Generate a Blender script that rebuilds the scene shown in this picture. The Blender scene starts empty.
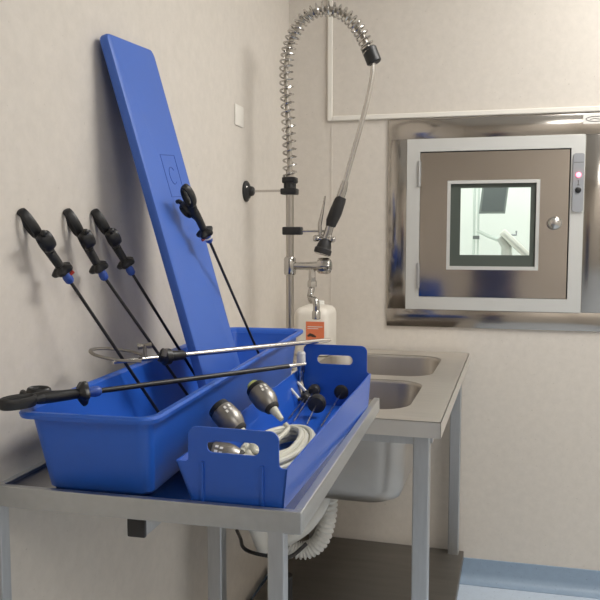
import bpy, bmesh, math, random
from mathutils import Vector, Matrix
random.seed(4)
S = bpy.context.scene
COL = S.collection
PI = math.pi
V = Vector

# ------------------------------------------------------------------ materials
def nt(name):
    m = bpy.data.materials.new(name); m.use_nodes = True
    n = m.node_tree.nodes; l = m.node_tree.links
    return m, n, l, n['Principled BSDF']

def mat(name, col, rough=0.5, metal=0.0, bump=0.0, bscale=200, var=0.0, vscale=6, coat=0.0, spec=0.5, stretch=None, rvar=0.0):
    m, n, l, b = nt(name)
    b.inputs['Base Color'].default_value = (*col, 1)
    b.inputs['Roughness'].default_value = rough
    b.inputs['Metallic'].default_value = metal
    b.inputs['Coat Weight'].default_value = coat
    b.inputs['Specular IOR Level'].default_value = spec
    tc = n.new('ShaderNodeTexCoord'); mp = n.new('ShaderNodeMapping')
    l.new(tc.outputs['Object'], mp.inputs['Vector'])
    if stretch: mp.inputs['Scale'].default_value = stretch
    if var or rvar:
        t = n.new('ShaderNodeTexNoise'); t.inputs['Scale'].default_value = vscale; t.inputs['Detail'].default_value = 5
        l.new(mp.outputs['Vector'], t.inputs['Vector'])
        if var:
            r = n.new('ShaderNodeMapRange')
            r.inputs['To Min'].default_value = 1 - var; r.inputs['To Max'].default_value = 1 + var
            r.inputs['From Min'].default_value = .25; r.inputs['From Max'].default_value = .75
            l.new(t.outputs['Fac'], r.inputs['Value'])
            x = n.new('ShaderNodeVectorMath'); x.operation = 'SCALE'
            x.inputs[0].default_value = col
            l.new(r.outputs['Result'], x.inputs['Scale'])
            l.new(x.outputs['Vector'], b.inputs['Base Color'])
        if rvar:
            r2 = n.new('ShaderNodeMapRange')
            r2.inputs['To Min'].default_value = max(0, rough - rvar); r2.inputs['To Max'].default_value = rough + rvar
            l.new(t.outputs['Fac'], r2.inputs['Value']); l.new(r2.outputs['Result'], b.inputs['Roughness'])
    if bump:
        t2 = n.new('ShaderNodeTexNoise'); t2.inputs['Scale'].default_value = bscale; t2.inputs['Detail'].default_value = 3
        l.new(mp.outputs['Vector'], t2.inputs['Vector'])
        bp = n.new('ShaderNodeBump'); bp.inputs['Strength'].default_value = bump; bp.inputs['Distance'].default_value = .002
        l.new(t2.outputs['Fac'], bp.inputs['Height']); l.new(bp.outputs['Normal'], b.inputs['Normal'])
    return m

def wall_mat(name, col, fleck, rough=.55, amount=.72):
    """sheet vinyl with faint mottling and small flecks"""
    m, n, l, b = nt(name)
    tc = n.new('ShaderNodeTexCoord')
    a = n.new('ShaderNodeTexNoise'); a.inputs['Scale'].default_value = 35; a.inputs['Detail'].default_value = 8; a.inputs['Roughness'].default_value = .7
    v = n.new('ShaderNodeTexNoise'); v.inputs['Scale'].default_value = 110; v.inputs['Detail'].default_value = 2
    l.new(tc.outputs['Object'], a.inputs['Vector']); l.new(tc.outputs['Object'], v.inputs['Vector'])
    r = n.new('ShaderNodeMapRange'); r.inputs['From Min'].default_value = .3; r.inputs['From Max'].default_value = .7
    r.inputs['To Min'].default_value = .95; r.inputs['To Max'].default_value = 1.05
    l.new(a.outputs['Fac'], r.inputs['Value'])
    s = n.new('ShaderNodeVectorMath'); s.operation = 'SCALE'; s.inputs[0].default_value = col
    l.new(r.outputs['Result'], s.inputs['Scale'])
    f = n.new('ShaderNodeMapRange'); f.inputs['From Min'].default_value = amount; f.inputs['From Max'].default_value = amount + .05
    f.inputs['To Max'].default_value = .6
    l.new(v.outputs['Fac'], f.inputs['Value'])
    mx = n.new('ShaderNodeMix'); mx.data_type = 'RGBA'
    l.new(f.outputs['Result'], mx.inputs['Factor']); l.new(s.outputs['Vector'], mx.inputs['A'])
    mx.inputs['B'].default_value = (*fleck, 1)
    l.new(mx.outputs['Result'], b.inputs['Base Color'])
    b.inputs['Roughness'].default_value = rough
    b.inputs['Specular IOR Level'].default_value = .35
    bp = n.new('ShaderNodeBump'); bp.inputs['Strength'].default_value = .12; bp.inputs['Distance'].default_value = .002
    l.new(a.outputs['Fac'], bp.inputs['Height']); l.new(bp.outputs['Normal'], b.inputs['Normal'])
    return m

def emit(name, col, strength):
    m, n, l, b = nt(name)
    b.inputs['Base Color'].default_value = (*col, 1)
    b.inputs['Emission Color'].default_value = (*col, 1)
    b.inputs['Emission Strength'].default_value = strength
    return m

M = {}
M['wall'] = wall_mat('wall vinyl beige', (.62, .575, .52), (.45, .41, .36))
M['ceil'] = mat('ceiling white', (.80, .79, .76), .8, bump=.1, bscale=300)
M['floor'] = wall_mat('floor vinyl blue grey', (.50, .57, .66), (.25, .30, .38), .4, .66)
M['coving'] = wall_mat('coving vinyl blue grey', (.26, .34, .44), (.16, .2, .27), .45, .68)
M['trim'] = mat('trim white', (.76, .73, .67), .45)
M['steel'] = mat('brushed steel', (.49, .50, .50), .45, 1, var=.06, vscale=8, bump=.06, bscale=60, stretch=(8, 1, 8), rvar=.08)
M['steel_top'] = mat('worktop steel', (.72, .69, .645), .42, 1, var=.06, vscale=10, bump=.05, bscale=60, stretch=(1, 10, 1), rvar=.08)
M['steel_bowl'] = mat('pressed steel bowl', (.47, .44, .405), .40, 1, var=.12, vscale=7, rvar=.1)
M['steel_leg'] = mat('steel tube', (.50, .51, .52), .42, 1, var=.05, vscale=20, stretch=(8, 8, 1))
M['steel_shelf'] = mat('shelf steel', (.20, .185, .165), .42, .85, var=.1, vscale=5, stretch=(1, 6, 1))  # stainless, base darkened to carry the shade under the bench
M['mirror'] = mat('polished steel', (.45, .42, .385), .14, 1, var=.05, vscale=3)
M['door_steel'] = mat('satin steel door', (.56, .515, .475), .10, 1, var=.05, vscale=4)
M['frame_alu'] = mat('satin aluminium frame', (.62, .62, .60), .55, .55)
M['chrome'] = mat('chrome', (.50, .485, .46), .16, 1)
M['rod'] = mat('polished rod', (.62, .60, .57), .25, 1)
M['tray_steel'] = mat('tray steel', (.40, .39, .37), .17, 1, var=.05, vscale=6)
M['pipe'] = mat('satin pipe', (.47, .44, .40), .3, 1)
M['black'] = mat('black plastic', (.012, .012, .013), .42, bump=.1, bscale=500)
M['black_soft'] = mat('black rubber', (.018, .017, .017), .6)
M['shaft'] = mat('black insulated shaft', (.016, .015, .015), .38)
M['blue'] = mat('blue plastic tub', (.018, .105, .50), .36, var=.04, vscale=5, bump=.05, bscale=350)
M['blue_lid'] = mat('blue plastic board', (.045, .130, .50), .47, var=.04, vscale=4, bump=.08, bscale=420)
M['blue_sheet'] = mat('blue acrylic sheet', (.016, .095, .48), .33, coat=.15)
M['blue_mark'] = mat('moulded mark blue', (.020, .075, .36), .45)
M['collar'] = mat('blue collar', (.03, .08, .35), .4)
M['red'] = mat('red cap', (.55, .05, .03), .4)
M['pink'] = mat('pink seal', (.62, .22, .22), .4)
M['cream'] = mat('cream silicone cable', (.58, .57, .49), .45)
M['head_grey'] = mat('grey metal housing', (.25, .235, .215), .36, .75, var=.12, vscale=50)
M['white'] = mat('white plastic', (.72, .71, .67), .45)
M['canister'] = mat('translucent white canister', (.74, .70, .63), .4)
M['grey_pl'] = mat('grey plastic', (.30, .31, .33), .45)
M['loop'] = mat('grey brown metal loop', (.25, .23, .20), .4, .6)
M['lime'] = mat('pale lime cap', (.62, .68, .25), .4)
M['orange'] = mat('orange label', (.75, .20, .09), .5)
M['label_white'] = mat('label white', (.80, .78, .74), .5)
M['label_dark'] = mat('label print', (.06, .04, .03), .5)
M['gasket'] = mat('dark glazing border', (.075, .09, .078), .3)
M['hose'] = mat('white corrugated hose', (.66, .65, .61), .5)
M['led'] = emit('red indicator', (1, .12, .2), 6)
M['lamp'] = emit('lamp diffuser', (1, .98, .94), 3.0)
M['lab_wall'] = mat('white clean room wall', (.84, .86, .84), .6)
M['lab_steel'] = mat('white enamel', (.70, .76, .73), .4)
M['screen'] = mat('dark screen', (.13, .145, .15), .25)
M['monitor_grey'] = mat('monitor housing', (.20, .22, .22), .5)
M['navy'] = mat('navy', (.02, .03, .09), .8)

g, n_, l_, b_ = nt('clear pane')
b_.inputs['Base Color'].default_value = (.95, .98, .96, 1)
b_.inputs['Roughness'].default_value = 0.0
b_.inputs['Transmission Weight'].default_value = 1
b_.inputs['IOR'].default_value = 1.05
M['glass'] = g

# ------------------------------------------------------------------ helpers
def link(name, bm, m, parent=None, smooth=True, auto=35):
    me = bpy.data.meshes.new(name)
    bmesh.ops.recalc_face_normals(bm, faces=bm.faces)
    if smooth:
        for f in bm.faces: f.smooth = True
        lim = math.radians(auto)
        for e in bm.edges:
            if len(e.link_faces) == 2:
                if e.calc_face_angle(0) > lim: e.smooth = False
    bm.to_mesh(me); bm.free()
    mats = m if isinstance(m, (list, tuple)) else [m]
    for k in mats: me.materials.append(k)
    o = bpy.data.objects.new(name, me); COL.objects.link(o)
    if parent: o.parent = parent; o.matrix_parent_inverse = Matrix.Identity(4)
    return o

def tag(o, label, cat, group=None):
    o['label'] = label; o['category'] = cat
    if group: o['group'] = group
    return o

def thing(name, label, cat, loc=(0, 0, 0), rotz=0, group=None):
    o = bpy.data.objects.new(name, None); COL.objects.link(o)
    o.empty_display_size = .03
    o.location = loc; o.rotation_euler = (0, 0, rotz)
    return tag(o, label, cat, group)

def struct(name, bm, m, parent=None, smooth=False):
    o = link(name, bm, m, parent, smooth); o['kind'] = 'structure'; return o

def B(): return bmesh.new()

def box(bm, x0, x1, y0, y1, z0, z1, bev=0, seg=2, mi=0):
    r = bmesh.ops.create_cube(bm, size=1)
    vs = r['verts']
    for v in vs:
        v.co = V(((x0 + x1) / 2 + v.co.x * (x1 - x0), (y0 + y1) / 2 + v.co.y * (y1 - y0), (z0 + z1) / 2 + v.co.z * (z1 - z0)))
    fs = set(f for v in vs for f in v.link_faces)
    for f in fs: f.material_index = mi
    if bev:
        es = list(set(e for v in vs for e in v.link_edges))
        bmesh.ops.bevel(bm, geom=es, offset=bev, segments=seg, affect='EDGES', profile=.5, clamp_overlap=True)
    return bm

def frame_at(d):
    d = d.normalized()
    u = d.cross(V((0, 0, 1)))
    if u.length < 1e-4: u = d.cross(V((1, 0, 0)))
    u.normalize(); w = u.cross(d).normalized()
    return u, w

def rings(bm, loops, cap=True, closed=False, mi=0):
    vr = [[bm.verts.new(p) for p in L] for L in loops]
    k = len(vr[0]); N = len(vr)
    for i in range(N if closed else N - 1):
        a, b = vr[i], vr[(i + 1) % N]
        for j in range(k):
            f = bm.faces.new((a[j], a[(j + 1) % k], b[(j + 1) % k], b[j])); f.material_index = mi
    if cap and not closed:
        f = bm.faces.new(vr[0][::-1]); f.material_index = mi
        f = bm.faces.new(vr[-1]); f.material_index = mi
    return bm

def tube(bm, pts, r, n=10, closed=False, cap=True, flat=1.0, mi=0, fu=1.0):
    """sweep a circle (radius r or per-point list) along pts with parallel transport"""
    pts = [V(p) for p in pts]; N = len(pts)
    rr = r if isinstance(r, (list, tuple)) else [r] * N
    def tan(i):
        if closed: return (pts[(i + 1) % N] - pts[i - 1]).normalized()
        return (pts[min(i + 1, N - 1)] - pts[max(i - 1, 0)]).normalized()
    t = tan(0); u, w = frame_at(t); L = []
    for i in range(N):
        t2 = tan(i)
        q = t.rotation_difference(t2)
        u = q @ u; w = q @ w; t = t2
        L.append([pts[i] + (u * math.cos(2 * PI * j / n) * rr[i] * fu + w * math.sin(2 * PI * j / n) * rr[i] * flat) for j in range(n)])
    return rings(bm, L, cap, closed, mi)

def cyl(bm, a, b, r, r2=None, n=20, mi=0): return tube(bm, [a, b], [r, r if r2 is None else r2], n, mi=mi)

def lathe(bm, a, b, prof, n=24, mi=0):
    """prof: list of (fraction or distance along a->b in metres, radius)"""
    a, b = V(a), V(b); d = (b - a).normalized(); u, w = frame_at(d)
    L = [[a + d * s + (u * math.cos(2 * PI * j / n) + w * math.sin(2 * PI * j / n)) * r for j in range(n)] for s, r in prof]
    return rings(bm, L, True, False, mi)

def catmull(P, n=8, closed=False):
    P = [V(p) for p in P]; N = len(P); out = []
    for i in range(N if closed else N - 1):
        p0 = P[i - 1] if (closed or i > 0) else P[0] * 2 - P[1]
        p1 = P[i]; p2 = P[(i + 1) % N]
        p3 = P[(i + 2) % N] if (closed or i + 2 < N) else P[-1] * 2 - P[-2]
        for k in range(n):
            t = k / n
            out.append(.5 * ((2 * p1) + (p2 - p0) * t + (2 * p0 - 5 * p1 + 4 * p2 - p3) * t * t + (3 * p1 - p0 - 3 * p2 + p3) * t ** 3))
    if not closed: out.append(P[-1])
    return out

def rrect(x0, x1, y0, y1, r, n=6):
    out = []
    for cx, cy, a in ((x1 - r, y1 - r, 0), (x0 + r, y1 - r, 90), (x0 + r, y0 + r, 180), (x1 - r, y0 + r, 270)):
        for k in range(n + 1):
            t = math.radians(a + 90 * k / n); out.append((cx + r * math.cos(t), cy + r * math.sin(t)))
    return out

def plate(bm, outer, holes, t, mp, bev=0):
    """flat plate with holes; outer/holes are 2-D loops, extruded t along local z; mp maps (x,y,z)->world"""
    tmp = B(); es = []
    for L in [outer] + list(holes):
        vs = [tmp.verts.new((x, y, 0)) for x, y in L]
        es += [tmp.edges.new((vs[i], vs[(i + 1) % len(vs)])) for i in range(len(vs))]
    bmesh.ops.triangle_fill(tmp, use_beauty=True, use_dissolve=False, edges=es)
    r = bmesh.ops.extrude_face_region(tmp, geom=tmp.faces[:])
    for v in [g for g in r['geom'] if isinstance(g, bmesh.types.BMVert)]: v.co.z += t
    vm = {}
    for v in tmp.verts: vm[v] = bm.verts.new(mp(v.co.x, v.co.y, v.co.z))
    for f in tmp.faces:
        try: bm.faces.new([vm[v] for v in f.verts])
        except ValueError: pass
    tmp.free(); return bm

def loft(bm, secs, cap0=True, cap1=True, mi=0):
    """secs: list of (2-D loop, z)"""
    vr = [[bm.verts.new((x, y, z)) for x, y in L] for L, z in secs]
    k = len(vr[0])
    for a, b in zip(vr, vr[1:]):
        for j in range(k): bm.faces.new((a[j], a[(j + 1) % k], b[(j + 1) % k], b[j])).material_index = mi
    if cap0: bm.faces.new(vr[0][::-1]).material_index = mi
    if cap1: bm.faces.new(vr[-1]).material_index = mi
    return bm

def xf(bm, m): bmesh.ops.transform(bm, matrix=m, verts=bm.verts[:]); return bm

# ------------------------------------------------------------------ room
XL, XR, YB, YF, H = -.78, 2.3, 2.97, -2.2, 2.8
struct('floor', box(B(), XL - .1, XR + .1, YF - .1, YB + .1, -.1, 0), M['floor'])
struct('ceiling', box(B(), XL - .1, XR + .1, YF - .1, YB + .1, H, H + .1), M['ceil'])
struct('wall_left', box(B(), XL - .1, XL, YF - .1, YB + .1, 0, H), M['wall'])
struct('wall_right', box(B(), XR, XR + .1, YF - .1, YB + .1, 0, H), M['wall'])
struct('wall_front', box(B(), XL, XR, YF - .1, YF, 0, H), M['wall'])
b = plate(B(), [(XL, 0), (XR, 0), (XR, H), (XL, H)], [[(-.29, 1.085), (.30, 1.085), (.30, 1.682), (-.29, 1.682)]], .1,
          lambda x, y, z: (x, YB + z, y))
struct('wall_back', b, M['wall'])
# cove skirting (rolled-up floor vinyl)
def coving(along, a0, a1):
    pr = [(0, .090), (.004, .089), (.005, .035), (.010, .018), (.022, .007), (.045, .0025), (.045, 0), (0, 0)]
    bm = B(); L = []
    for a in (a0, a1):
        if along == 'back': L.append([V((a, YB - d, z)) for d, z in pr])
        else: L.append([V((XL + d, a, z)) for d, z in pr])
    rings(bm, L, True); return bm
struct('baseboard_back', coving('back', XL, XR), M['coving'], smooth=True)
struct('baseboard_left', coving('left', YF, YB), M['coving'], smooth=False)
# white edging bead of the upper wall panel
struct('trim_1', box(B(), -.623, -.604, YB - .012, YB, 1.785, H, .003), M['trim'])
struct('trim_2', box(B(), -.604, XR, YB - .012, YB, 1.785, 1.804, .003), M['trim'])
struct('trim_3', box(B(), -.611, -.605, YB - .0015, YB, .092, 1.785), M['wall'])

# ceiling lamps
def ceiling_light(x, y, sx, sy, label):
    t = thing('ceiling_light', label, 'ceiling light', (x, y, H), 0, 'recessed ceiling panels')
    bm = plate(B(), [(-sx / 2 - .03, -sy / 2 - .03), (sx / 2 + .03, -sy / 2 - .03), (sx / 2 + .03, sy / 2 + .03), (-sx / 2 - .03, sy / 2 + .03)],
               [[(-sx / 2, -sy / 2), (sx / 2, -sy / 2), (sx / 2, sy / 2), (-sx / 2, sy / 2)]], .012, lambda a, c, z: (a, c, -z))
    link('frame', bm, M['trim'], t, False)
    link('diffuser', box(B(), -sx / 2, sx / 2, -sy / 2, sy / 2, -.008, -.002), M['lamp'], t, False)
    L = bpy.data.lights.new('panel_lamp', 'AREA'); L.shape = 'RECTANGLE'; L.size = sx; L.size_y = sy; L.color = (1, .98, .935)
    lo = bpy.data.objects.new('panel_lamp', L); COL.objects.link(lo); lo.parent = t; lo.location = (0, 0, -.02)
    return L
l1 = ceiling_light(.95, 2.0, .6, 1.2, 'recessed ceiling panel lamp nearest the hatch wall'); l1.energy = 38
l2 = ceiling_light(1.6, -1.1, .6, 1.2, 'recessed ceiling panel lamp behind the viewer'); l2.energy = 24

# ------------------------------------------------------------------ wall fittings
tag(link('wall_plate', box(B(), XL, XL + .004, 2.302, 2.385, 1.687, 1.752, .003), M['trim']),
    'small blank cream plate high on the left wall near the corner', 'wall plate')

# ------------------------------------------------------------------ pass-through hatch
h = thing('pass_through_hatch', 'stainless steel pass-through hatch with square window set in the back wall', 'hatch', (0, YB, .993))
def hb(name, x0, x1, z0, z1, d0, d1, m, parent, bev=.001, **k):   # box on the wall; d = distance out of wall
    return link(name, box(B(), x0, x1, -d1, -d0, z0 - .993, z1 - .993, bev), m, parent, **k)
hb('frame_plate', -.385, .405, 1.705, 1.779, 0, .008, M['mirror'], h)
hb('frame_plate', -.385, .405, .993, 1.061, 0, .008, M['mirror'], h)
hb('frame_plate', -.385, -.3125, 1.0615, 1.7045, 0, .008, M['mirror'], h)
hb('frame_plate', .3245, .405, 1.0615, 1.7045, 0, .008, M['mirror'], h)
def pl(outer, holes, t, y0): return plate(B(), outer, holes, t, lambda x, y, z: (x, -y0 - z, y - .993))
def rc(x0, x1, z0, z1): return [(x0, z0), (x1, z0), (x1, z1), (x0, z1)]
link('door_frame', pl(rc(-.312, .324, 1.062, 1.704), [rc(-.263, .277, 1.110, 1.657)], .022, 0), M['frame_alu'], h, False)
hb('shadow_gap', -.263, .277, 1.110, 1.657, -.002, .002, M['black'], h) if False else None
link('door_gap_shade', pl(rc(-.263, .277, 1.110, 1.657), [rc(-.235, .248, 1.14, 1.63)], .004, 0), M['black_soft'], h, False)  # black ring paints the shadow gap round the door
dr = link('door', pl(rc(-.2615, .272, 1.1115, 1.6525), [rc(-.148, .160, 1.227, 1.535)], .016, .005), M['door_steel'], h, False)
def dchild(name, bm, m, smooth=True): return link(name, bm, m, dr, smooth)
dchild('window_frame', pl(rc(-.160, .172, 1.215, 1.547), [rc(-.148, .160, 1.228, 1.535)], .008, .020), M['frame_alu'], False)
dchild('glazing_border', pl(rc(-.148, .160, 1.227, 1.535), [rc(-.111, .140, 1.270, 1.519)], .003, .015), M['gasket'], False)
dchild('window_pane', box(B(), -.148, .160, -.0145, -.0105, 1.227 - .993, 1.535 - .993), M['glass'], False)
kz = 1.387 - .993
bm = lathe(B(), (.224, -.021, kz), (.224, -.1, kz), [(0, .017), (.004, .017), (.006, .010), (.018, .010), (.022, .019), (.030, .0235), (.040, .0235), (.048, .018), (.052, .008)])
dchild('door_knob', bm, M['rod'])
for z in (1.575, 1.190):
    bm = cyl(B(), (-.2655, -.026, z - .048 - .993), (-.2655, -.026, z + .048 - .993), .005, n=14)
    box(bm, -.272, -.259, -.0245, -.0215, z - .046 - .993, z + .046 - .993)
    link('hinge', bm, M['steel_leg'], h)
bm = plate(B(), rrect(.284, .321, 1.428, 1.637, .008), [], .008, lambda x, y, z: (x, -.022 - z, y - .993))
ip = link('indicator_panel', bm, M['grey_pl'], h, False)
link('indicator_lamp', lathe(B(), (.3025, -.030, 1.560 - .993), (.3025, -.04, 1.560 - .993), [(0, .0085), (.003, .0085), (.005, .005)]), M['led'], ip)
link('push_button', lathe(B(), (.3025, -.030, 1.506 - .993), (.3025, -.04, 1.506 - .993), [(0, .0105), (.003, .0105), (.004, .009)]), M['black'], ip)
bm = B()
box(bm, .3015, .3035, -.0306, -.030, 1.523 - .993, 1.541 - .993)
box(bm, .2985, .3065, -.0306, -.030, 1.523 - .993, 1.525 - .993)
box(bm, .3000, .3025, -.0306, -.030, 1.538 - .993, 1.540 - .993)
link('panel_mark', bm, M['label_dark'], ip, False)
link('panel_line', box(B(), .286, .319, -.0304, -.030, 1.604 - .993, 1.6055 - .993), M['label_dark'], ip, False)
# chamber running through the wall (open frame on the far side)
bm = B()
for x0, x1, z0, z1 in ((-.30, -.29, 1.075, 1.692), (.30, .31, 1.075, 1.692), (-.29, .30, 1.075, 1.085), (-.29, .30, 1.682, 1.692)):
    box(bm, x0, x1, .0, .55, z0 - .993, z1 - .993)
link('chamber', bm, M['frame_alu'], h, False)

# sticker at the top right corner of the hatch
st = tag(link('sticker', plate(B(), rrect(.315, .405, 1.742, 1.776, .003), [], .0012, lambda x, y, z: (x, YB - .0082 - z, y)), M['label_white'], None, False),
         'white sticker with a dark outlined emblem at the hatch top right', 'sticker')
e = [(.362 + .038 * math.cos(a), YB - .0098, 1.759 + .009 * math.sin(a)) for a in [math.radians(d) for d in range(40, 330, 12)]]
link('emblem', tube(B(), e, .0011, 6), M['label_dark'], st)
link('emblem', tube(B(), [(.338, YB - .0098, 1.757), (.352, YB - .0098, 1.761), (.372, YB - .0098, 1.757)], .0010, 6), M['label_dark'], st)

# ------------------------------------------------------------------ room seen through the hatch
LY = 5.0
struct('wall_far', box(B(), -1.2, 1.4, LY, LY + .05, .3, 2.8), M['lab_wall'])
struct('wall_far_left', box(B(), -1.25, -1.2, YB + .1, LY + .05, .3, 2.8), M['lab_wall'])
struct('wall_far_right', box(B(), 1.4, 1.45, YB + .1, LY + .05, .3, 2.8), M['lab_wall'])
struct('floor_far', box(B(), -1.25, 1.45, YB + .1, LY + .05, .25, .3), M['lab_wall'])
struct('ceiling_far', box(B(), -1.25, 1.45, YB + .1, LY + .05, 2.8, 2.85), M['lab_wall'])
t = thing('ceiling_light', 'recessed ceiling panel lamp in the white room beyond the hatch', 'ceiling light', (.1, 4.1, 2.8))
link('diffuser', box(B(), -.6, .6, -.3, .3, -.008, -.002), M['lamp'], t, False)
L = bpy.data.lights.new('panel_lamp', 'AREA'); L.shape = 'RECTANGLE'; L.size = 1.2; L.size_y = .6; L.energy = 21; L.color = (.94, 1, .96)
lo = bpy.data.objects.new('panel_lamp', L); COL.objects.link(lo); lo.parent = t; lo.location = (0, 0, -.02)
# wall partition seam / pole
t = thing('service_pole', 'slim white pole at the left in the hatch window view', 'pole', (-.09, 4.7, .3))
bm = cyl(B(), (-.006, 0, 0), (-.006, 0, 2.5), .008, n=12)
link('pole', bm, M['lab_steel'], t)
link('pole', cyl(B(), (.018, 0, 0), (.018, 0, 2.5), .006, n=12), M['lab_steel'], t)
link('bracket', box(B(), -.012, .026, -.008, .008, 1.02, 1.04), M['monitor_grey'], t)
# suspended monitor
t = thing('monitor', 'dark flat monitor seen through the hatch window', 'monitor', (0, 4.6, 1.48))
bm = B(); rings(bm, [[V((-.068, y, -.012)), V((.079, y, -.012)), V((.098, y, .16)), V((-.050, y, .16))] for y in (0, .03)])
link('housing', bm, M['monitor_grey'], t, False)
bm = B(); rings(bm, [[V((-.055, y, .002)), V((.070, y, .002)), V((.088, y, .16)), V((-.038, y, .16))] for y in (-.002, 0)])
link('screen', bm, M['screen'], t, False)
link('mounting_arm', cyl(B(), (.03, .02, .158), (.03, .02, 1.315), .018, n=12), M['lab_steel'], t)
# jointed arm
t = thing('equipment_arm', 'white jointed equipment arm seen low in the hatch window', 'equipment arm', (-.078, 4.66, 1.36))
link('arm', tube(B(), [(0, 0, .01), (.06, 0, -.02), (.13, -.02, -.045)], [.009, .011, .013], 12), M['lab_steel'], t)
link('arm', tube(B(), [(.13, -.02, -.03), (.17, -.02, -.08), (.175, -.02, -.2), (.175, -.02, -1.06)], [.02, .03, .035, .035], 12), M['frame_alu'], t)
bm = box(B(), -.115, .115, -.02, .02, -.022, .022, .008); xf(bm, Matrix.Translation((.225, -.05, -.075)) @ Matrix.Rotation(math.radians(44), 4, 'Y'))
link('lamp_head', bm, M['white'], t)
bm = box(B(), -.10, .10, -.022, -.018, -.006, .006, .001); xf(bm, Matrix.Translation((.225, -.05, -.075)) @ Matrix.Rotation(math.radians(44), 4, 'Y'))
link('handle_slot', bm, M['frame_alu'], t)
tag(link('wall_hook', tube(B(), [(.12, LY - .001, 1.345), (.12, LY - .05, 1.345), (.155, LY - .05, 1.345), (.155, LY - .05, 1.37)], .006, 8), M['grey_pl']),
    'small grey hook on the white wall beyond the hatch', 'hook')

# ------------------------------------------------------------------ double sink bench
BX0, BX1, BY0, BY1, BZ = -.748, -.085, 1.826, 2.940, .90
sk = thing('sink_bench', 'stainless steel double bowl sink bench along the left wall', 'sink', (-.020 - .106 * 0, 0, 0))
_a = math.radians(-1.9); _p = V((-.085, 1.826, 0)); _q = V((-.105, 1.822, 0))
sk.location = _q - Matrix.Rotation(_a, 3, 'Z') @ _p; sk.rotation_euler = (0, 0, _a)
bowls = [(-.585, -.180, 1.925, 2.335), (-.585, -.172, 2.405, 2.835)]
bm = plate(B(), rc(BX0, BX1, BY0, BY1), [rrect(*q, .085, 8) for q in bowls], .002, lambda x, y, z: (x, y, BZ - z))
for q in ((BX0, BX1, BY0, BY0 + .002), (BX0, BX1, BY1 - .002, BY1), (BX1 - .002, BX1, BY0, BY1), (BX0, BX0 + .002, BY0, BY1)):
    box(bm, *q, BZ - .040, BZ)
link('worktop', bm, M['steel_top'], sk, False)
bm = B()
box(bm, BX0 + .02, BX1 - .035, BY0 + .030, BY0 + .050, BZ - .066, BZ - .040)
box(bm, BX1 - .045, BX1 - .025, BY0 + .05, BY1 - .05, BZ - .066, BZ - .040)
link('frame_rail', bm, M['steel_leg'], sk, False)
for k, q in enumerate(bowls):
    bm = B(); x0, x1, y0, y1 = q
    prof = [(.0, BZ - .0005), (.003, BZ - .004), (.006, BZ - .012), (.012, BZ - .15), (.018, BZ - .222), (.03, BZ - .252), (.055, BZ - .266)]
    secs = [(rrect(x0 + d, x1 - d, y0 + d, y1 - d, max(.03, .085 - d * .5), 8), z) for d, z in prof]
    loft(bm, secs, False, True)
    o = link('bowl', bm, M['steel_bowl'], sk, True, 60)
    md = o.modifiers.new('thickness', 'SOLIDIFY'); md.thickness = .0015; md.offset = 1
    cx, cy = (x0 + x1) / 2, (y0 + y1) / 2
    link('drain', lathe(B(), (cx, cy, BZ - .296), (cx, cy, BZ), [(0, .02), (.018, .02), (.02, .045), (.032, .045)]), M['chrome'], o)
for x, y in ((-.155, BY0 + .028), (-.150, 2.893), (-.700, BY0 + .028), (-.700, 2.893)):
    link('leg', box(B(), x, x + .04, y, y + .04, .012, BZ - .040, .003), M['steel_leg'], sk, False)
    link('foot', cyl(B(), (x + .02, y + .02, 0), (x + .02, y + .02, .012), .019), M['black'], sk)
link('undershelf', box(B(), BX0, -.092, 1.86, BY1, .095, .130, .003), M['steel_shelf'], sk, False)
# waste pipes below the bowls
cx = -.3825
pts = catmull([(-.43, 2.06, .62), (-.438, 2.05, .585), (-.455, 2.04, .555), (-.485, 2.03, .52), (-.53, 2.02, .49), (-.575, 2.02, .475), (-.60, 2.02, .50), (-.615, 2.02, .56), (-.62, 2.02, .60)], 8)
bm = B(); tube(bm, pts, .021, 18)
link('waste_trap', bm, M['hose'], sk)
pts = catmull([(-.430, 2.13, .66), (-.432, 2.13, .58), (-.438, 2.13, .51), (-.458, 2.125, .45), (-.497, 2.12, .42), (-.54, 2.11, .425), (-.575, 2.10, .45), (-.60, 2.09, .50)], 18)
rr = [.0235 + .0030 * (1 if (i // 2) % 2 else -1) for i in range(len(pts))]
link('corrugated_hose', tube(B(), pts, rr, 18), M['hose'], sk, True, 80)
bm = cyl(B(), (-.635, 2.0, .60), (-.585, 2.0, .455), .032, .022)
link('waste_pipe', bm, M['hose'], sk)
link('coupling_nut', lathe(B(), (-.575, 2.08, .42), (-.575, 2.08, .5), [(0, .026), (.004, .030), (.05, .030), (.054, .026)], 12), M['black'], sk)
link('drain_pipe', cyl(B(), (-.565, 2.12, .131), (-.565, 2.12, .335), .024), M['black'], sk)
pts = catmull([(-.745, 2.2, .422), (-.70, 2.11, .436), (-.655, 2.01, .455), (-.61, 1.96, .465), (-.555, 1.955, .463), (-.505, 1.98, .458), (-.47, 2.02, .482)], 8)
link('supply_hose', tube(B(), pts, .0055, 8), M['black'], sk)

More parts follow.
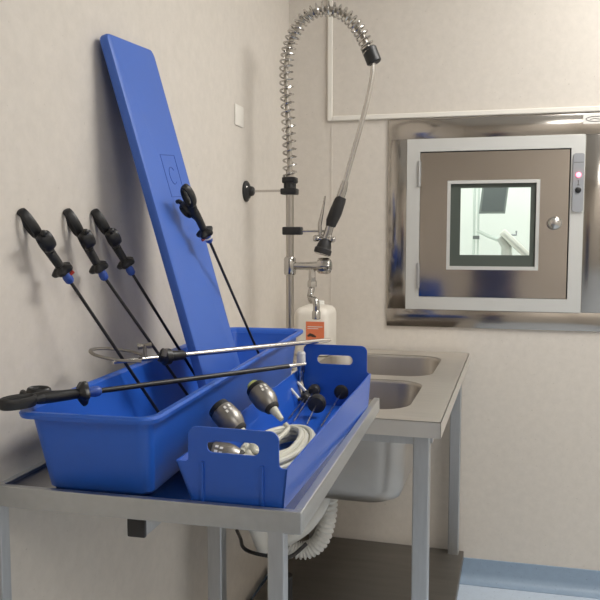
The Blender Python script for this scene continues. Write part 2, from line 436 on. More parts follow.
# ------------------------------------------------------------------ pre-rinse tap
tp = thing('pre_rinse_tap', 'chrome pre-rinse tap with tall sprung hose arching over the sink', 'tap', (-.63, 2.41, .90))
ox, oy, oz = -.63, 2.41, .90
def T(*p): return V((p[0] - ox, p[1] - oy, p[2] - oz))
Y0 = 2.41
link('riser_pipe', cyl(B(), T(ox, Y0, .90), T(ox, Y0, 1.55), .0125, n=24), M['pipe'], tp)
link('base_flange', lathe(B(), T(ox, Y0, .90), T(ox, Y0, 1), [(0, .032), (.006, .032), (.014, .022), (.03, .018)]), M['chrome'], tp)
bm = box(B(), -.657, -.605, Y0 - .022, Y0 + .022, 1.474, 1.494, .004); xf(bm, Matrix.Translation((-ox, -oy, -oz)))
cyl(bm, T(ox, Y0, 1.49), T(ox, Y0, 1.512), .020)
b2 = box(bm, -.652 - ox, -.607 - ox, -.02, .02, 1.510 - oz, 1.530 - oz, .004)
link('clamp_collar', bm, M['black'], tp)
bm = lathe(B(), T(XL, Y0, 1.487), T(0, Y0, 1.487), [(0, .034), (.006, .034), (.012, .026), (.016, .017), (.026, .015), (.030, .010)])
wf = link('wall_flange', bm, M['black'], tp)
for k in range(3):
    a = k * 2 * PI / 3 + .5
    c = T(XL + .008, Y0 + .024 * math.cos(a), 1.487 + .024 * math.sin(a))
    link('screw', lathe(B(), c, c + V((1, 0, 0)), [(0, .004), (.004, .004), (.006, .002)], 10), M['rod'], wf)
link('stay_rod', cyl(B(), T(-.76, Y0, 1.487), T(-.65, Y0, 1.487), .004, n=10), M['rod'], tp)
path = catmull([(-.63, Y0, 1.527), (-.631, Y0, 1.60), (-.634, Y0, 1.68), (-.638, Y0, 1.76), (-.641, Y0, 1.83), (-.640, Y0, 1.893), (-.622, Y0, 1.966), (-.578, Y0, 2.028), (-.516, Y0, 2.048), (-.455, Y0, 2.028), (-.407, Y0, 1.975), (-.372, Y0, 1.905)], 20)
path = [p - V((ox, oy, oz)) for p in path]
link('inner_hose', tube(B(), path, .0085, 12), M['pipe'], tp)
# spring coil around the path
def coil(path, R, pitch_fn, per=14):
    d = [0]
    for a, c in zip(path, path[1:]): d.append(d[-1] + (c - a).length)
    tot = d[-1]; out = []; s = 0; ph = 0; i = 0
    while s < tot:
        while i < len(d) - 2 and d[i + 1] < s: i += 1
        f = (s - d[i]) / (d[i + 1] - d[i]); p = path[i].lerp(path[i + 1], f); t = (path[i + 1] - path[i]).normalized()
        u = V((0, 1, 0)); w = t.cross(u).normalized()
        out.append(p + (u * math.cos(ph) + w * math.sin(ph)) * R)
        ph += 2 * PI / per; s += pitch_fn(s / tot) / per
    return out
sp = coil(path, .0205, lambda f: .0245 if f < .36 else (.0245 - (f - .36) * .05 if f < .5 else .0175))
link('spring', tube(B(), sp, .0032, 6), M['chrome'], tp)
a, c = T(-.378, Y0, 1.922), T(-.358, Y0, 1.872)
link('hose_collar', lathe(B(), a, c, [(0, .020), (.004, .0235), (.048, .0235), (.052, .019)]), M['black'], tp)
pts = catmull([T(-.365, Y0, 1.89), T(-.366, Y0, 1.835), T(-.388, Y0, 1.733), T(-.425, Y0, 1.60), T(-.450, Y0, 1.512)], 8)
link('flexible_hose', tube(B(), pts, .0082, 12), M['rod'], tp)
gun = link('spray_gun', tube(B(), [T(-.449, Y0, 1.515), T(-.456, Y0, 1.488), T(-.498, Y0, 1.373), T(-.514, Y0, 1.318)], [.010, .0135, .0135, .0145], 18), M['chrome'], tp)
bm = tube(B(), [T(-.460, Y0, 1.465), T(-.466, Y0, 1.452), T(-.480, Y0, 1.415), T(-.492, Y0, 1.388), T(-.496, Y0, 1.372)], [.015, .0185, .0205, .019, .0155], 18)
link('grip', bm, M['black_soft'], gun)
a = T(-.509, Y0 - .002, 1.332); c = T(-.526, Y0 - .012, 1.268)
bm = lathe(B(), a, c, [(0, .012), (.006, .018), (.022, .023), (.030, .024), (.034, .028), (.048, .028), (.050, .025)])
link('spray_head', bm, M['black_soft'], gun)
dv = (c - a).normalized()
link('spray_face', lathe(B(), a + dv * .049, c + dv, [(0, .024), (.003, .024), (.004, .02)]), M['chrome'], gun)
pts = [T(-.512, Y0 - .01, 1.468), T(-.520, Y0 - .012, 1.42), T(-.529, Y0 - .012, 1.375), T(-.528, Y0 - .008, 1.345), T(-.512, Y0, 1.335)]
link('trigger_lever', tube(B(), pts, [.003, .006, .0085, .008, .006], 12, flat=.8), M['chrome'], gun)
bm = cyl(B(), T(-.545, Y0 - .008, 1.334), T(-.485, Y0 - .008, 1.330), .0055, n=10)
for x, z in ((-.541, 1.334), (-.489, 1.331)):
    lathe(bm, T(x - .009, Y0 - .008, z), T(x + 1, Y0 - .008, z), [(0, .008), (.004, .0105), (.014, .0105), (.018, .008)], 14)
link('pivot_screw', bm, M['chrome'], gun)
bm = box(B(), -.652 - ox, -.590 - ox, -.018, .018, 1.345 - oz, 1.371 - oz, .004)
hk = link('hook_clamp', bm, M['black'], tp)
link('hook_rod', tube(B(), [T(-.592, Y0, 1.357), T(-.53, Y0, 1.357), T(-.513, Y0 + .012, 1.357), T(-.508, Y0 + .022, 1.35)], .004, 10), M['rod'], tp)
bm = lathe(B(), T(ox, Y0, 1.216), T(ox, Y0, 2), [(0, .017), (.004, .0195), (.052, .0195), (.058, .016)])
mx = link('mixer_body', bm, M['chrome'], tp)
link('mixer_arm', tube(B(), [T(-.615, Y0, 1.245), T(-.58, Y0, 1.245), T(-.545, Y0, 1.245), T(-.535, Y0, 1.245)], [.0125, .0125, .0145, .0165], 18), M['chrome'], tp)
bm = B(); L = []
for s, r in ((0, .014), (.002, .023), (.012, .025), (.034, .025), (.042, .021), (.046, .012)):
    L.append([T(-.538 + s, Y0 + r * (1 + .06 * math.cos(8 * q)) * math.cos(q), 1.246 + r * (1 + .06 * math.cos(8 * q)) * math.sin(q)) for q in [2 * PI * j / 48 for j in range(48)]])
rings(bm, L)
link('valve_handle', bm, M['chrome'], tp)
bm = lathe(B(), T(-.556, Y0, 1.175), T(-.556, Y0, 2), [(0, .011), (.004, .016), (.02, .016), (.026, .012), (.06, .012)], 6)
link('spout_nut', bm, M['chrome'], tp)
pts = catmull([T(-.556, Y0, 1.20), T(-.557, Y0, 1.175), T(-.560, Y0 - .01, 1.150), T(-.550, Y0 - .03, 1.136), T(-.538, Y0 - .045, 1.140), T(-.531, Y0 - .05, 1.125), T(-.531, Y0 - .05, 1.105)], 8)
link('spout', tube(B(), pts, .0105, 14), M['chrome'], tp)
link('spout_nozzle', lathe(B(), T(-.531, Y0 - .05, 1.078), T(-.531, Y0 - .05, 2), [(0, .011), (.002, .0135), (.024, .0135), (.028, .011)]), M['chrome'], tp)

# ------------------------------------------------------------------ white canister behind the tub
cn = thing('canister', 'white plastic canister with an orange label behind the blue tub', 'canister', (-.632, 2.80, .90))
bm = B(); secs = []
for d, z in ((.012, 0), (.003, .004), (0, .012), (0, .150), (.004, .166), (.014, .176), (.030, .181)):
    secs.append((rrect(-.066 + d, .066 - d, -.09 + d, .09 - d, .028 - d * .4, 6), z))
loft(bm, secs)
link('body', bm, M['canister'], cn)
link('handle', tube(B(), catmull([(0, -.05, .178), (0, -.048, .198), (0, -.02, .206), (0, .03, .206), (0, .05, .196), (0, .052, .178)], 6), .009, 12), M['canister'], cn) if False else None
link('cap', lathe(B(), (0, .055, .180), (0, .055, 1), [(0, .021), (.012, .021), (.015, .018)]), M['white'], cn)
lb = link('label', box(B(), -.016, .052, -.0912, -.0902, .062, .130), M['orange'], cn, False)
lb['label'] = 'orange and white printed label'
for q in ((-.010, .046, .110, .1125), (-.010, .030, .1035, .1055), (-.016, .052, .055, .062)):
    link('label_text', box(B(), q[0], q[1], -.0918, -.0902, q[2], q[3]), M['label_white'], lb, False)
bm = tube(B(), [(-.010, -.0918, .076), (.000, -.0918, .082), (.012, -.0918, .078), (.022, -.0918, .074)], [.003, .006, .005, .002], 8, flat=1)
for v in bm.verts: v.co.y = -.0916 + (v.co.y + .0918) * .05
link('label_picture', bm, M['label_dark'], lb)

# ------------------------------------------------------------------ drain table in front
TX0, TX1, TY0, TY1, TZ = -.750, -.252, 1.026, 1.818, .950
tb = thing('drain_table', 'low-lipped stainless steel side table in front of the sink bench', 'table', (0, 0, 0))
bm = B()
box(bm, TX0 + .002, TX1 - .002, TY0 + .002, TY1, TZ - .006, TZ - .003)
link('tray_top', bm, M['tray_steel'], tb, False)
def lip(x0, x1, y0, y1):
    link('lip', box(B(), x0, x1, y0, y1, TZ - .030, TZ + .003, .0015), M['steel'], tb, False)
lip(TX0, TX1, TY0, TY0 + .012)
lip(TX0, TX0 + .012, TY0 + .012, TY1)
lip(TX1 - .014, TX1, TY0 + .012, TY1)
rl = link('support_rail', box(B(), -.529, -.501, TY0 + .022, TY1 - .05, TZ - .064, TZ - .036, .002), M['steel_leg'], tb, False)
link('end_cap', box(B(), -.530, -.500, TY0 + .014, TY0 + .023, TZ - .065, TZ - .035, .003), M['black'], rl)
for y in (TY0 + .014, 1.45, TY1 - .04): link('cross_bar', box(B(), TX0 + .012, TX1 - .014, y, y + .02, TZ - .036, TZ - .006), M['steel_leg'], tb, False)
for x, y in ((-.306, TY0 + .012), (-.774, TY0 - .012)):
    y = max(y, TY0 + .012)
    link('leg', box(B(), x, x + .025, y, y + .025, .01, TZ - .030, .002), M['steel_leg'], tb, False)
    link('foot', cyl(B(), (x + .0125, y + .0125, 0), (x + .0125, y + .0125, .01), .012), M['black'], tb)
for x in (-.290, -.735):
    pass

# ------------------------------------------------------------------ big blue tub
FZ = TZ - .003
tr = math.radians(2.0)
tub = tag(bpy.data.objects.new('tub', None), 'long deep blue plastic soaking tub on the steel table', 'tub', None)
COL.objects.link(tub); tub.location = (-.578, 1.0, FZ); tub.rotation_euler = (0, 0, tr)
bm = B(); Ht = .134; Lf = 1.085
def sec(d, y0, y1, w0, r, z): return (rrect(-w0, w0, y0, y1, r, 7), z)
prof = []
# (half width, front y, rear y, corner radius, z): up the outside, over the rolled rim, down the inside
for f in (0, .05, .93): prof.append((.086 + .013 * f - (.006 if f == 0 else 0), .048 - .036 * f + (.006 if f == 0 else 0), Lf - .05 + .036 * f - (.006 if f == 0 else 0), .018 + .006 * f, (Ht - .004) * f))
prof += [(.1125, -.002, Lf + .002, .030, Ht - .010), (.1140, -.004, Lf + .004, .031, Ht - .004), (.1120, -.002, Lf + .002, .030, Ht), (.1035, .006, Lf - .006, .026, Ht), (.0990, .012, Lf - .012, .024, Ht - .004),
         (.0975, .016, Lf - .016, .022, Ht - .016), (.084, .052, Lf - .054, .018, .010), (.078, .058, Lf - .06, .016, .004)]
loft(bm, [(rrect(-w, w, a, c, r, 7), z) for w, a, c, r, z in prof], True, True)
link('shell', bm, M['blue'], tub, True, 40)

# lid / board standing in the tub and leaning on the wall
ld = thing('board', 'tall blue plastic board standing in the tub and leaning on the wall', 'board', (-.571, 1.606, FZ + .011))
ang = math.radians(-14.4)
Lw, Ll, Lt = .232, .822, .022
bm = B()
out = []
L = rrect(-Lw / 2, Lw / 2, 0, Ll, .016, 6)
secs = [(rrect(-Lw / 2 + d, Lw / 2 - d, d, Ll - d, .016, 6), z) for d, z in ((.006, 0), (.0015, .002), (0, .006), (0, Lt - .006), (.0015, Lt - .002), (.006, Lt))]
loft(bm, secs)
# local: x->world y, y->up, z->outwards (+x)
R = Matrix(((0, 0, 1, 0), (1, 0, 0, 0), (0, 1, 0, 0), (0, 0, 0, 1)))
RT = Matrix.Rotation(ang, 4, 'Y') @ Matrix.Rotation(math.radians(4.2), 4, 'X') @ R
xf(bm, RT)
panel = link('panel', bm, M['blue_lid'], ld)
bm = B()
def mark_frame(x0, x1, y0, y1, w=.0016):
    plate(bm, rc(x0, x1, y0, y1), [rc(x0 + w, x1 - w, y0 + w, y1 - w)], .0006, lambda x, y, z: (x, y, Lt + z))
mark_frame(-.020, .060, .480, .575)
arc = [(.020 + .017 * math.cos(math.radians(d)), .528 + .019 * math.sin(math.radians(d)), Lt) for d in range(40, 325, 15)]
tube(bm, arc, .001, 6)
xf(bm, RT)
link('moulded_mark', bm, M['blue_mark'], panel)

# ------------------------------------------------------------------ blue carry tray
ct = thing('carry_tray', 'small blue sheet-plastic carry tray with slotted end handles', 'tray', (-.362, 1.05, FZ), math.radians(-1.6))
Lc = .675; hs, hr_ = .060, .082; th = .003
WB = {-1: .066, 1: .078}; WT = {-1: .091, 1: .084}
link('base', box(B(), -WB[-1], WB[1], 0, Lc, 0, th), M['blue_sheet'], ct, False)
for s in (-1, 1):
    bm = B(); wb, wt = WB[s], WT[s]
    rings(bm, [[V((s * wb, y, 0)), V((s * wt, y, hh)), V((s * (wt - th), y, hh)), V((s * (wb - th), y, 0))] for y, hh in ((0, hs), (Lc, hr_))])
    link('side_panel', bm, M['blue_sheet'], ct, False)
def arcp(cx, cy, r, a0, a1, n=5): return [(cx + r * math.cos(math.radians(a0 + (a1 - a0) * k / n)), cy + r * math.sin(math.radians(a0 + (a1 - a0) * k / n))) for k in range(n + 1)]
for y, hs_, hz, pw, r, sl in ((0, hs, .114, .071, .006, rrect(-.041, .041, .076, .095, .0094, 6)), (Lc - th, hr_, .145, .075, .006, rrect(-.042, .042, .100, .121, .0104, 6))):
    outl = [(-WB[-1], 0), (WB[1], 0), (WT[1], hs_)] + arcp(pw + r, hs_ + r, r, 270, 180) + arcp(pw - .014, hz - .014, .014, 0, 90) + arcp(-pw + .014, hz - .014, .014, 90, 180) + arcp(-pw - r, hs_ + r, r, 0, -90) + [(-WT[-1], hs_)]
    ep = link('end_panel', plate(B(), outl, [sl], th, lambda a, c, z, y=y: (a, y + z, c)), M['blue_sheet'], ct, False)
    yy = -.003 if y == 0 else Lc
    for x in (-.048, .046):
        link('rib', box(B(), x - .0025, x + .0025, yy, yy + .003, 0, hs_ + .002), M['blue_sheet'], ep, False)

# ------------------------------------------------------------------ laparoscopic instruments
def orient(z_dir, hint):
    z = V(z_dir).normalized(); x = V(hint) - z * V(hint).dot(z); x.normalize(); y = z.cross(x)
    return Matrix((x, y, z)).transposed().to_4x4()
def ring_loop(cx, cz, rx, rz, tilt=0, n=22):
    out = []
    for k in range(n):
        a = 2 * PI * k / n; x, z = rx * math.cos(a), rz * math.sin(a)
        out.append((cx + x * math.cos(tilt) + z * math.sin(tilt), 0, cz - x * math.sin(tilt) + z * math.cos(tilt)))
    return out
MESH = {}
def hmesh(key, bm, m):
    o = link(key, bm, m); MESH[key] = o.data; bpy.data.objects.remove(o); return
hmesh('collar', lathe(B(), (0, 0, -.006), (0, 0, 1), [(0, .0055), (.003, .0080), (.011, .0088), (.020, .0070)]), M['collar'])
bm = B(); L = []
for z, r in ((.015, .011), (.017, .0165), (.020, .0185), (.024, .0185), (.027, .0155), (.031, .0100)):
    L.append([V((r * (1 + .13 * math.cos(5 * q)) * math.cos(q), r * (1 + .13 * math.cos(5 * q)) * math.sin(q), z)) for q in [2 * PI * j / 40 for j in range(40)]])
rings(bm, L); hmesh('rotation_knob', bm, M['black'])
bm = tube(B(), [(0, 0, .030), (0, 0, .040), (.001, 0, .055), (0, 0, .075), (-.002, 0, .092), (-.004, 0, .102)], [.0080, .0085, .0088, .0098, .0098, .007], 14, flat=.9)
hmesh('handle_body', bm, M['black'])
bm = tube(B(), ring_loop(.0055, .122, .0105, .025, .10), .0042, 12, closed=True, fu=2.1)
tube(bm, [(0, 0, .085), (.003, 0, .095), (.004, 0, .102)], [.009, .008, .006], 10)
hmesh('thumb_ring', bm, M['black'])
bm = tube(B(), ring_loop(-.016, .086, .0095, .0155, -.35), .0040, 12, closed=True, fu=3.0)
tube(bm, [(-.004, 0, .066), (-.012, 0, .070)], [.008, .006], 10)
tube(bm, catmull([(-.024, 0, .100), (-.030, 0, .106), (-.038, 0, .104)], 4), [.005] * 8 + [.003], 8)
hmesh('finger_ring', bm, M['black'])
hmesh('flush_port', cyl(B(), (-.003, -.005, .008), (-.006, -.0135, .010), .0034, n=10), M['red'])
bm = cyl(B(), (0, 0, .006), (0, 0, .0085), .0108); hmesh('white_ring', bm, M['label_white'])

def instrument(label, top, collar, tip, hint, group, port=None, shaft_r=.0032, big=1.0, jaws=False, white=False):
    top, collar, tip = V(top), V(collar), V(tip)
    t = thing('laparoscopic_instrument', label, 'surgical instrument', tip, 0, group)
    inv = Matrix.Translation(-tip)
    d = (tip - collar).normalized()
    end = tip - d * (.042 if jaws else 0)
    link('shaft', tube(B(), [collar - tip - d * .004, end - tip], shaft_r, 12), M['shaft'], t)
    if jaws:
        bm = lathe(B(), end - tip, V((0, 0, 0)), [(0, shaft_r * .9), (.026, shaft_r * .9), (.028, shaft_r * .75), (.042, shaft_r * .7)], 12)
        link('jaw', bm, M['rod'], t)
    else:
        link('tip', lathe(B(), tip - tip - d * .012, V((0, 0, 0)), [(0, shaft_r * 1.02), (.008, shaft_r * .95), (.012, shaft_r * .5)], 10), M['rod'], t)
    mm = inv @ Matrix.Translation(collar) @ orient(top - collar, hint) @ Matrix.Scale(big, 4)
    for nm in ('collar', 'rotation_knob', 'handle_body', 'thumb_ring', 'finger_ring') + ((port,) if port else ()) + (('white_ring',) if white else ()):
        o = bpy.data.objects.new(nm, MESH[nm]); COL.objects.link(o); o.parent = t; o.matrix_local = mm
    return t
G = 'black-handled keyhole surgery instruments'
edge = V((.30, -.95, 0)); side = V((.95, .3, .1))
instrument('black-handled surgical instrument leaning on the wall, the one with a red cap, leftmost of three', (-.770, 1.156, 1.384), (-.730, 1.231, 1.265), (-.63, 1.425, .957), (-.79, .83, -.25), G, 'flush_port')
instrument('black-handled surgical instrument leaning on the wall, between two others', (-.770, 1.298, 1.392), (-.733, 1.365, 1.263), (-.60, 1.535, .957), (-.70, .78, -.3), G)
instrument('black-handled surgical instrument leaning on the wall, nearest the blue board', (-.770, 1.40, 1.395), (-.726, 1.468, 1.268), (-.61, 1.637, .957), (-.62, .90, -.3), G)
instrument('black-handled surgical instrument with looped grips propped against the blue board', (-.634, 1.50, 1.464), (-.605, 1.606, 1.334), (-.555, 1.925, .957), (.77, -.54, .25), G, 'flush_port', white=True)
instrument('long black surgical instrument lying across the front of the blue tub', (-.715, .955, 1.098), (-.598, 1.083, 1.099), (-.346, 1.44, 1.094), (.56, -.80, -.12), G, shaft_r=.0044, jaws=True)

# silver tube lying across the tub
tip = V((-.362, 1.760, 1.098)); lf = V((-.675, 1.284, 1.110))
sv = thing('silver_scope_sheath', 'silver steel tube with black connector lying across the tub', 'surgical instrument', tip)
d = (lf - tip).normalized(); LN = (lf - tip).length
link('tube', tube(B(), [(0, 0, 0), d * .012, d * (LN * .62), d * LN], [.0032, .0054, .0054, .0038], 12), M['rod'], sv)
c0 = d * (LN * .80)
link('connector', lathe(B(), c0, c0 + d, [(-.045, .0065), (-.040, .0095), (-.012, .0105), (-.008, .016), (.004, .017), (.008, .011), (.016, .008)]), M['black'], sv)
cc = d * (LN * .95)
pts = catmull([cc + V(p) for p in [(.03, .02, .006), (-.01, .035, .012), (-.05, .02, .018), (-.066, -.01, .020), (-.05, -.03, .014), (-.01, -.02, .004), (.03, .0, .0)]], 6)
link('loop_handle', tube(B(), pts, .0042, 10, flat=.7), M['loop'], sv)
bm = cyl(B(), cc + V((.03, .015, .006)), cc + V((.03, .015, .03)), .004, n=10)
lathe(bm, cc + V((.018, .010, .026)), cc + V((.08, .04, .03)), [(0, .006), (.006, .006), (.014, .0035), (.020, .006), (.026, .006)], 10)
link('stopcock', bm, M['loop'], sv)
link('thumb_screw', cyl(B(), cc + V((.055, .045, .004)), cc + V((.058, .047, .018)), .005, n=10), M['loop'], sv)

# ------------------------------------------------------------------ contents of the carry tray
TF = FZ + .003
def camera_head(label, rear, front, cap, tail, roll=V((1, -1, 1))):
    rear, front = V(rear), V(front); d = (front - rear).normalized(); base = V((rear.x, rear.y, TF))
    t = thing('camera_head', label, 'camera head', base, 0, 'camera heads in the carry tray')
    a, b = rear - base, front - base
    link('housing', lathe(B(), a, b, [(.010, .0185), (.013, .0215), (.036, .0225), (.046, .020), (.057, .0145), (.060, .012)]), M['head_grey'], t)
    link('coupler', lathe(B(), a, b, [(0, .0150), (.002, .0190), (.009, .0200), (.013, .0195)]), M['black'], t)
    if cap: link('end_cap', lathe(B(), a - d * .010, b, [(0, .008), (.002, .0115), (.011, .0115)]), M[cap], t)
    link('grip_ring', lathe(B(), a, b, [(.050, .013), (.052, .0155), (.060, .0140), (.063, .011)]), M['black_soft'], t)
    link('strain_relief', lathe(B(), a, b, [(.060, .0090), (.070, .0075), (.082, .0058), (.090, .0045)]), M['cream'], t)
    u = (roll - d * roll.dot(d)).normalized(); w = d.cross(u)
    bm = B()
    for s, q in ((.020, -.22), (.028, -.12), (.020, .18), (.028, .26)):
        n0 = u * math.cos(q) + w * math.sin(q); p = a + d * s + n0 * .0220
        x = B(); box(x, -.0026, .0026, -.0020, .0020, -.0006, .0006)
        xf(x, Matrix.Translation(p) @ orient(n0, d)); me = bpy.data.meshes.new('tmp'); x.to_mesh(me); x.free(); bm.from_mesh(me); bpy.data.meshes.remove(me)
    link('button_mark', bm, M['label_white'], t, False)
    pts = catmull([front - base + d * .024] + [V(p) - base for p in tail], 8)
    link('cable', tube(B(), pts, .0045, 10), M['cream'], t)
    return t
camera_head('grey camera head tilted at the tray left side, beside the tub', (-.449, 1.222, 1.052), (-.397, 1.203, 1.014), None, [(-.375, 1.20, .985), (-.345, 1.24, .972), (-.33, 1.30, .968)])
camera_head('grey camera head with a pale lime end cap', (-.421, 1.350, 1.062), (-.368, 1.315, 1.022), 'lime', [(-.345, 1.30, .998), (-.36, 1.25, .985), (-.385, 1.19, .978), (-.40, 1.12, .972)])
camera_head('grey camera head lying low behind the tray handle slot', (-.442, 1.150, .990), (-.385, 1.155, .985), None, [(-.345, 1.18, .985), (-.32, 1.24, .975), (-.31, 1.30, .968)])
# coiled cable
pts = []
for i in range(9 * 30):
    a = 2 * PI * i / 30; turn = i / 30
    k = (1.0, .80, .62)[int(turn) % 3] * (1 - turn % 1) + (1.0, .80, .62)[(int(turn) + 1) % 3] * (turn % 1)
    lev = int(turn) // 3
    pts.append((-.350 + .056 * k * math.cos(a) + .003 * math.sin(lev * 2.1), 1.262 + .150 * k * math.sin(a) + .008 * math.cos(lev * 1.7), TF + .007 + .0105 * (turn / 3) + .0015 * math.sin(a * 2)))
tag(link('coiled_cable', tube(B(), pts, .0056, 10), M['cream']), 'cream cable coiled flat inside the carry tray', 'cable')

# thin rods with black heads
def rod(label, head, tipp, hr, ring=None):
    head, tipp = V(head), V(tipp)
    t = thing('cleaning_rod', label, 'rod', (head.x, head.y, TF), 0, 'thin steel rods in the carry tray')
    base = V((head.x, head.y, TF)); a, b = head - base, tipp - base
    d = (b - a).normalized()
    link('head', lathe(B(), a - d * .022, b, [(0, hr * .55), (.004, hr * .9), (.012, hr), (.022, hr), (.026, hr * .8), (.028, .004)]), M['black_soft'], t)
    if ring: link('seal_ring', lathe(B(), a - d * .026, b, [(0, .004), (.002, .007), (.008, .007)]), M[ring], t)
    link('rod', tube(B(), [a, b], .0016, 8), M['rod'], t)
rod('thin steel rod with a round black head, in front of the others', (-.357, 1.590, .981), (-.350, 1.47, .966), .020)
rod('thin steel rod with a pink-sealed black head', (-.388, 1.700, .986), (-.380, 1.48, .968), .014, 'pink')
rod('thin steel rod with the smallest black head, nearest the tub', (-.398, 1.655, .978), (-.396, 1.50, .968), .011)
rod('thin steel rod with a round black head at the tray right side', (-.327, 1.722, .982), (-.318, 1.46, .966), .018)
def pin(label, a, b):
    a, b = V(a), V(b); base = V((b.x, b.y, TF)); d = (b - a).normalized()
    t = thing('valve_pin', label, 'pin', base, 0, 'short pins in the carry tray')
    link('tip', lathe(B(), a - base, b - base, [(0, .0022), (.003, .0032), (.028, .0032)], 10), M['label_white'], t)
    n = (b - a).length
    link('stem', lathe(B(), a - base, b - base, [(.028, .004), (.034, .0055), (n, .0055)], 10), M['black_soft'], t)
pin('short white-tipped pin, the farther of a pair by the rods', (-.425, 1.690, 1.008), (-.402, 1.690, .985))
pin('short white-tipped pin, the nearer of a pair by the rods', (-.427, 1.640, 1.002), (-.404, 1.635, .978))
# adapter standing in the rear corner
t = thing('steel_adapter', 'small white and steel adapter standing at the tray rear corner', 'adapter', (-.418, 1.700, TF))
link('body', lathe(B(), (0, 0, 0), (0, 0, 1), [(0, .009), (.05, .009), (.054, .0065), (.075, .0065), (.08, .0095), (.1, .0095)]), M['chrome'], t)
link('cap', lathe(B(), (0, 0, .1), (0, 0, 1), [(0, .010), (.024, .010), (.028, .007)]), M['white'], t)

# ------------------------------------------------------------------ the photographer, mirrored in the hatch door
M['skin'] = mat('skin', (.52, .33, .25), .5)
M['scrubs'] = mat('navy scrubs', (.035, .055, .16), .85, bump=.2, bscale=60)
M['hair'] = mat('dark hair', (.03, .02, .015), .6)
M['shoe'] = mat('white clog', (.6, .6, .6), .5)
def skinned(name, chains, m, parent, sub=2):
    """chains: list of lists of ((x,y,z), rx, ry); points that coincide are merged; first point is the root"""
    me = bpy.data.meshes.new(name); vs, rad, es, idx = [], [], [], {}
    for ch in chains:
        prev = None
        for p, rx, ry in ch:
            k = tuple(round(c, 4) for c in p)
            if k not in idx: idx[k] = len(vs); vs.append(p); rad.append((rx, ry))
            if prev is not None: es.append((prev, idx[k]))
            prev = idx[k]
    me.from_pydata(vs, es, []); o = bpy.data.objects.new(name, me); COL.objects.link(o); me.materials.append(m)
    o.parent = parent
    sm = o.modifiers.new('Skin', 'SKIN'); sm.use_smooth_shade = True
    if not me.skin_vertices: bpy.context.view_layer.objects.active = o
    for v, r in zip(me.skin_vertices[0].data, rad): v.radius = r
    me.skin_vertices[0].data[0].use_root = True
    ss = o.modifiers.new('Subdivision', 'SUBSURF'); ss.levels = sub; ss.render_levels = sub
    return o
pe = thing('person', 'person in navy scrubs holding a phone, mirrored in the hatch door', 'person', (.03, -.44, 0))
ch = [[((0, 0, .92), .150, .105), ((0, 0, 1.06), .130, .095), ((0, .01, 1.22), .150, .105), ((0, 0, 1.34), .125, .085), ((0, .005, 1.42), .055, .055), ((0, .015, 1.50), .052, .055)]]
for sx in (-1, 1):
    ch.append([((0, 0, 1.34), .125, .085), ((sx * .165, 0, 1.345), .058, .058), ((sx * .225, .05, 1.10), .044, .044), ((sx * .13, .25, 1.215), .036, .034), ((sx * .080, .365, 1.285), .027, .024), ((sx * .062, .405, 1.315), .030, .018)])
    ch.append([((0, 0, .92), .150, .105), ((sx * .095, 0, .86), .088, .088), ((sx * .105, .02, .48), .058, .06), ((sx * .11, -.01, .10), .042, .044), ((sx * .115, .09, .045), .042, .034), ((sx * .118, .17, .035), .036, .026)])
body = skinned('body', ch, M['skin'], pe)
# head: one lathe-like loft with brow, nose and chin
bm = B(); secs = []
for z, rx, ry, cy in ((1.475, .030, .035, .030), (1.490, .044, .058, .030), (1.515, .056, .074, .025), (1.55, .066, .088, .018), (1.59, .072, .094, .012), (1.63, .073, .094, .006), (1.665, .064, .082, .002), (1.69, .042, .055, .0), (1.70, .015, .02, 0)):
    L = []
    for j in range(28):
        q = 2 * PI * j / 28; r = 1.0
        y = cy + ry * math.sin(q)
        d = abs(q - PI / 2)
        if 1.53 < z < 1.58 and d < .28: y += .020 * (1 - d / .28)
        L.append((rx * math.cos(q), y))
    secs.append((L, z))
loft(bm, secs); hd = link('head', bm, M['skin'], pe, True, 80)
for sx in (-1, 1):
    link('ear', tube(B(), [(sx * .071, .0, 1.56), (sx * .078, -.004, 1.585), (sx * .075, -.006, 1.605)], [.010, .014, .009], 8, flat=.6), M['skin'], hd)
    link('eye', lathe(B(), (sx * .030, .086, 1.592), (sx * .030, 1, 1.592), [(0, .012), (.006, .010), (.010, .004)], 12), M['label_dark'], hd)
link('mouth', tube(B(), [(-.022, .094, 1.522), (0, .101, 1.521), (.022, .094, 1.522)], [.003, .005, .003], 8), M['pink'], hd)
bm = B(); secs = []
for z, k in ((1.53, 1.06), (1.58, 1.10), (1.63, 1.10), (1.67, 1.08), (1.70, .85), (1.713, .4)):
    secs.append(([(.078 * k * math.cos(q), -.012 + .098 * k * min(math.sin(q), .35 + (z - 1.53) * 3.2)) for q in [2 * PI * j / 24 for j in range(24)]], z))
loft(bm, secs); link('hair', bm, M['hair'], pe, True, 80)
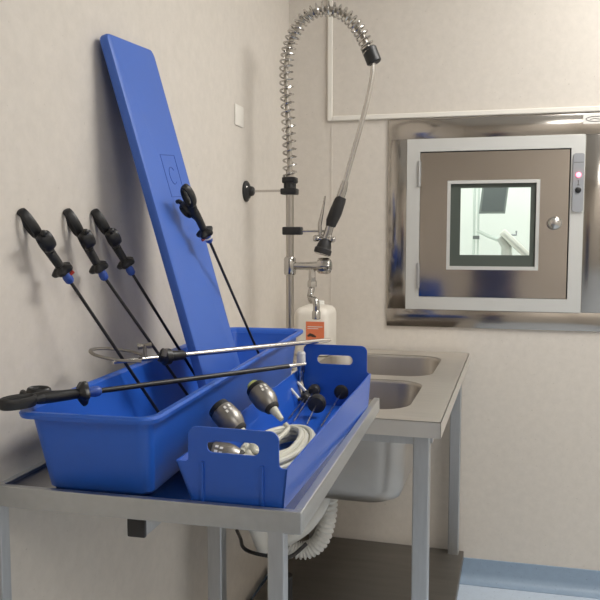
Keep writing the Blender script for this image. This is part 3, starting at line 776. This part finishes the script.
# scrub top and trousers
ch = [[((0, 0, .84), .195, .130), ((0, 0, 1.06), .185, .120), ((0, .01, 1.22), .190, .124), ((0, 0, 1.345), .145, .096), ((0, .004, 1.395), .080, .072)]]
for sx in (-1, 1): ch.append([((0, 0, 1.345), .145, .096), ((sx * .168, 0, 1.35), .074, .074), ((sx * .205, .028, 1.19), .070, .070)])
skinned('scrub_top', ch, M['scrubs'], pe)
ch = []
for sx in (-1, 1): ch.append([((0, 0, .90), .150, .115), ((sx * .095, 0, .84), .104, .104), ((sx * .107, .02, .48), .080, .082), ((sx * .112, -.005, .09), .072, .074)])
skinned('scrub_trousers', ch, M['scrubs'], pe)
for sx in (-1, 1):
    bm = B(); loft(bm, [(rrect(sx * .117 - .046, sx * .117 + .046, -.075, .205, .04, 6), 0), (rrect(sx * .117 - .048, sx * .117 + .048, -.075, .208, .04, 6), .03), (rrect(sx * .117 - .044, sx * .117 + .044, -.06, .19, .04, 6), .065), (rrect(sx * .117 - .03, sx * .117 + .03, .02, .15, .028, 6), .085)])
    link('clog', bm, M['shoe'], pe)
    # hand: palm comes with the body; five fingers close on the phone edges
    w = V((sx * .062, .405, 1.315))
    for k in range(4):
        zz = 1.305 + .017 * k; ln = (.8, .95, 1, .9)[k]
        skinned('finger', [[((sx * .062, .402, 1.305 + .012 * k), .0085, .0085), ((sx * .066, .402 + .026 * ln, zz + .006), .0082, .0082), ((sx * .052, .402 + .040 * ln, zz + .010), .0075, .0075), ((sx * .030, .402 + .041 * ln, zz + .012), .0065, .0065)]], M['skin'], body, 1)
    skinned('thumb', [[((sx * .060, .400, 1.318), .010, .010), ((sx * .052, .396, 1.345), .0095, .0095), ((sx * .036, .402, 1.362), .0075, .0075)]], M['skin'], body, 1)
tag(link('phone', box(B(), -.045, .105, -.030, -.022, 1.308, 1.380, .004), M['black']), 'black phone held up by the person in navy scrubs', 'phone')

# ------------------------------------------------------------------ world, camera
w = bpy.data.worlds.new('World'); S.world = w; w.use_nodes = True
w.node_tree.nodes['Background'].inputs['Color'].default_value = (.9, .93, 1, 1)
w.node_tree.nodes['Background'].inputs['Strength'].default_value = .2
cam = bpy.data.cameras.new('camera'); co = bpy.data.objects.new('camera', cam); COL.objects.link(co)
cam.sensor_fit = 'HORIZONTAL'; cam.sensor_width = 36; cam.lens = 767 / 600 * 36
cam.clip_start = .02
co.location = (0, 0, 1.345)
co.rotation_euler = (math.radians(90 - 4.85), 0, math.radians(13.9))
S.camera = co
S.view_settings.view_transform = 'Standard'; S.view_settings.look = 'None'
S.view_settings.exposure = .17; S.view_settings.gamma = 1; S.view_settings.use_curve_mapping = False
S.cycles.max_bounces = 12; S.cycles.diffuse_bounces = 6; S.cycles.glossy_bounces = 6; S.cycles.transmission_bounces = 8
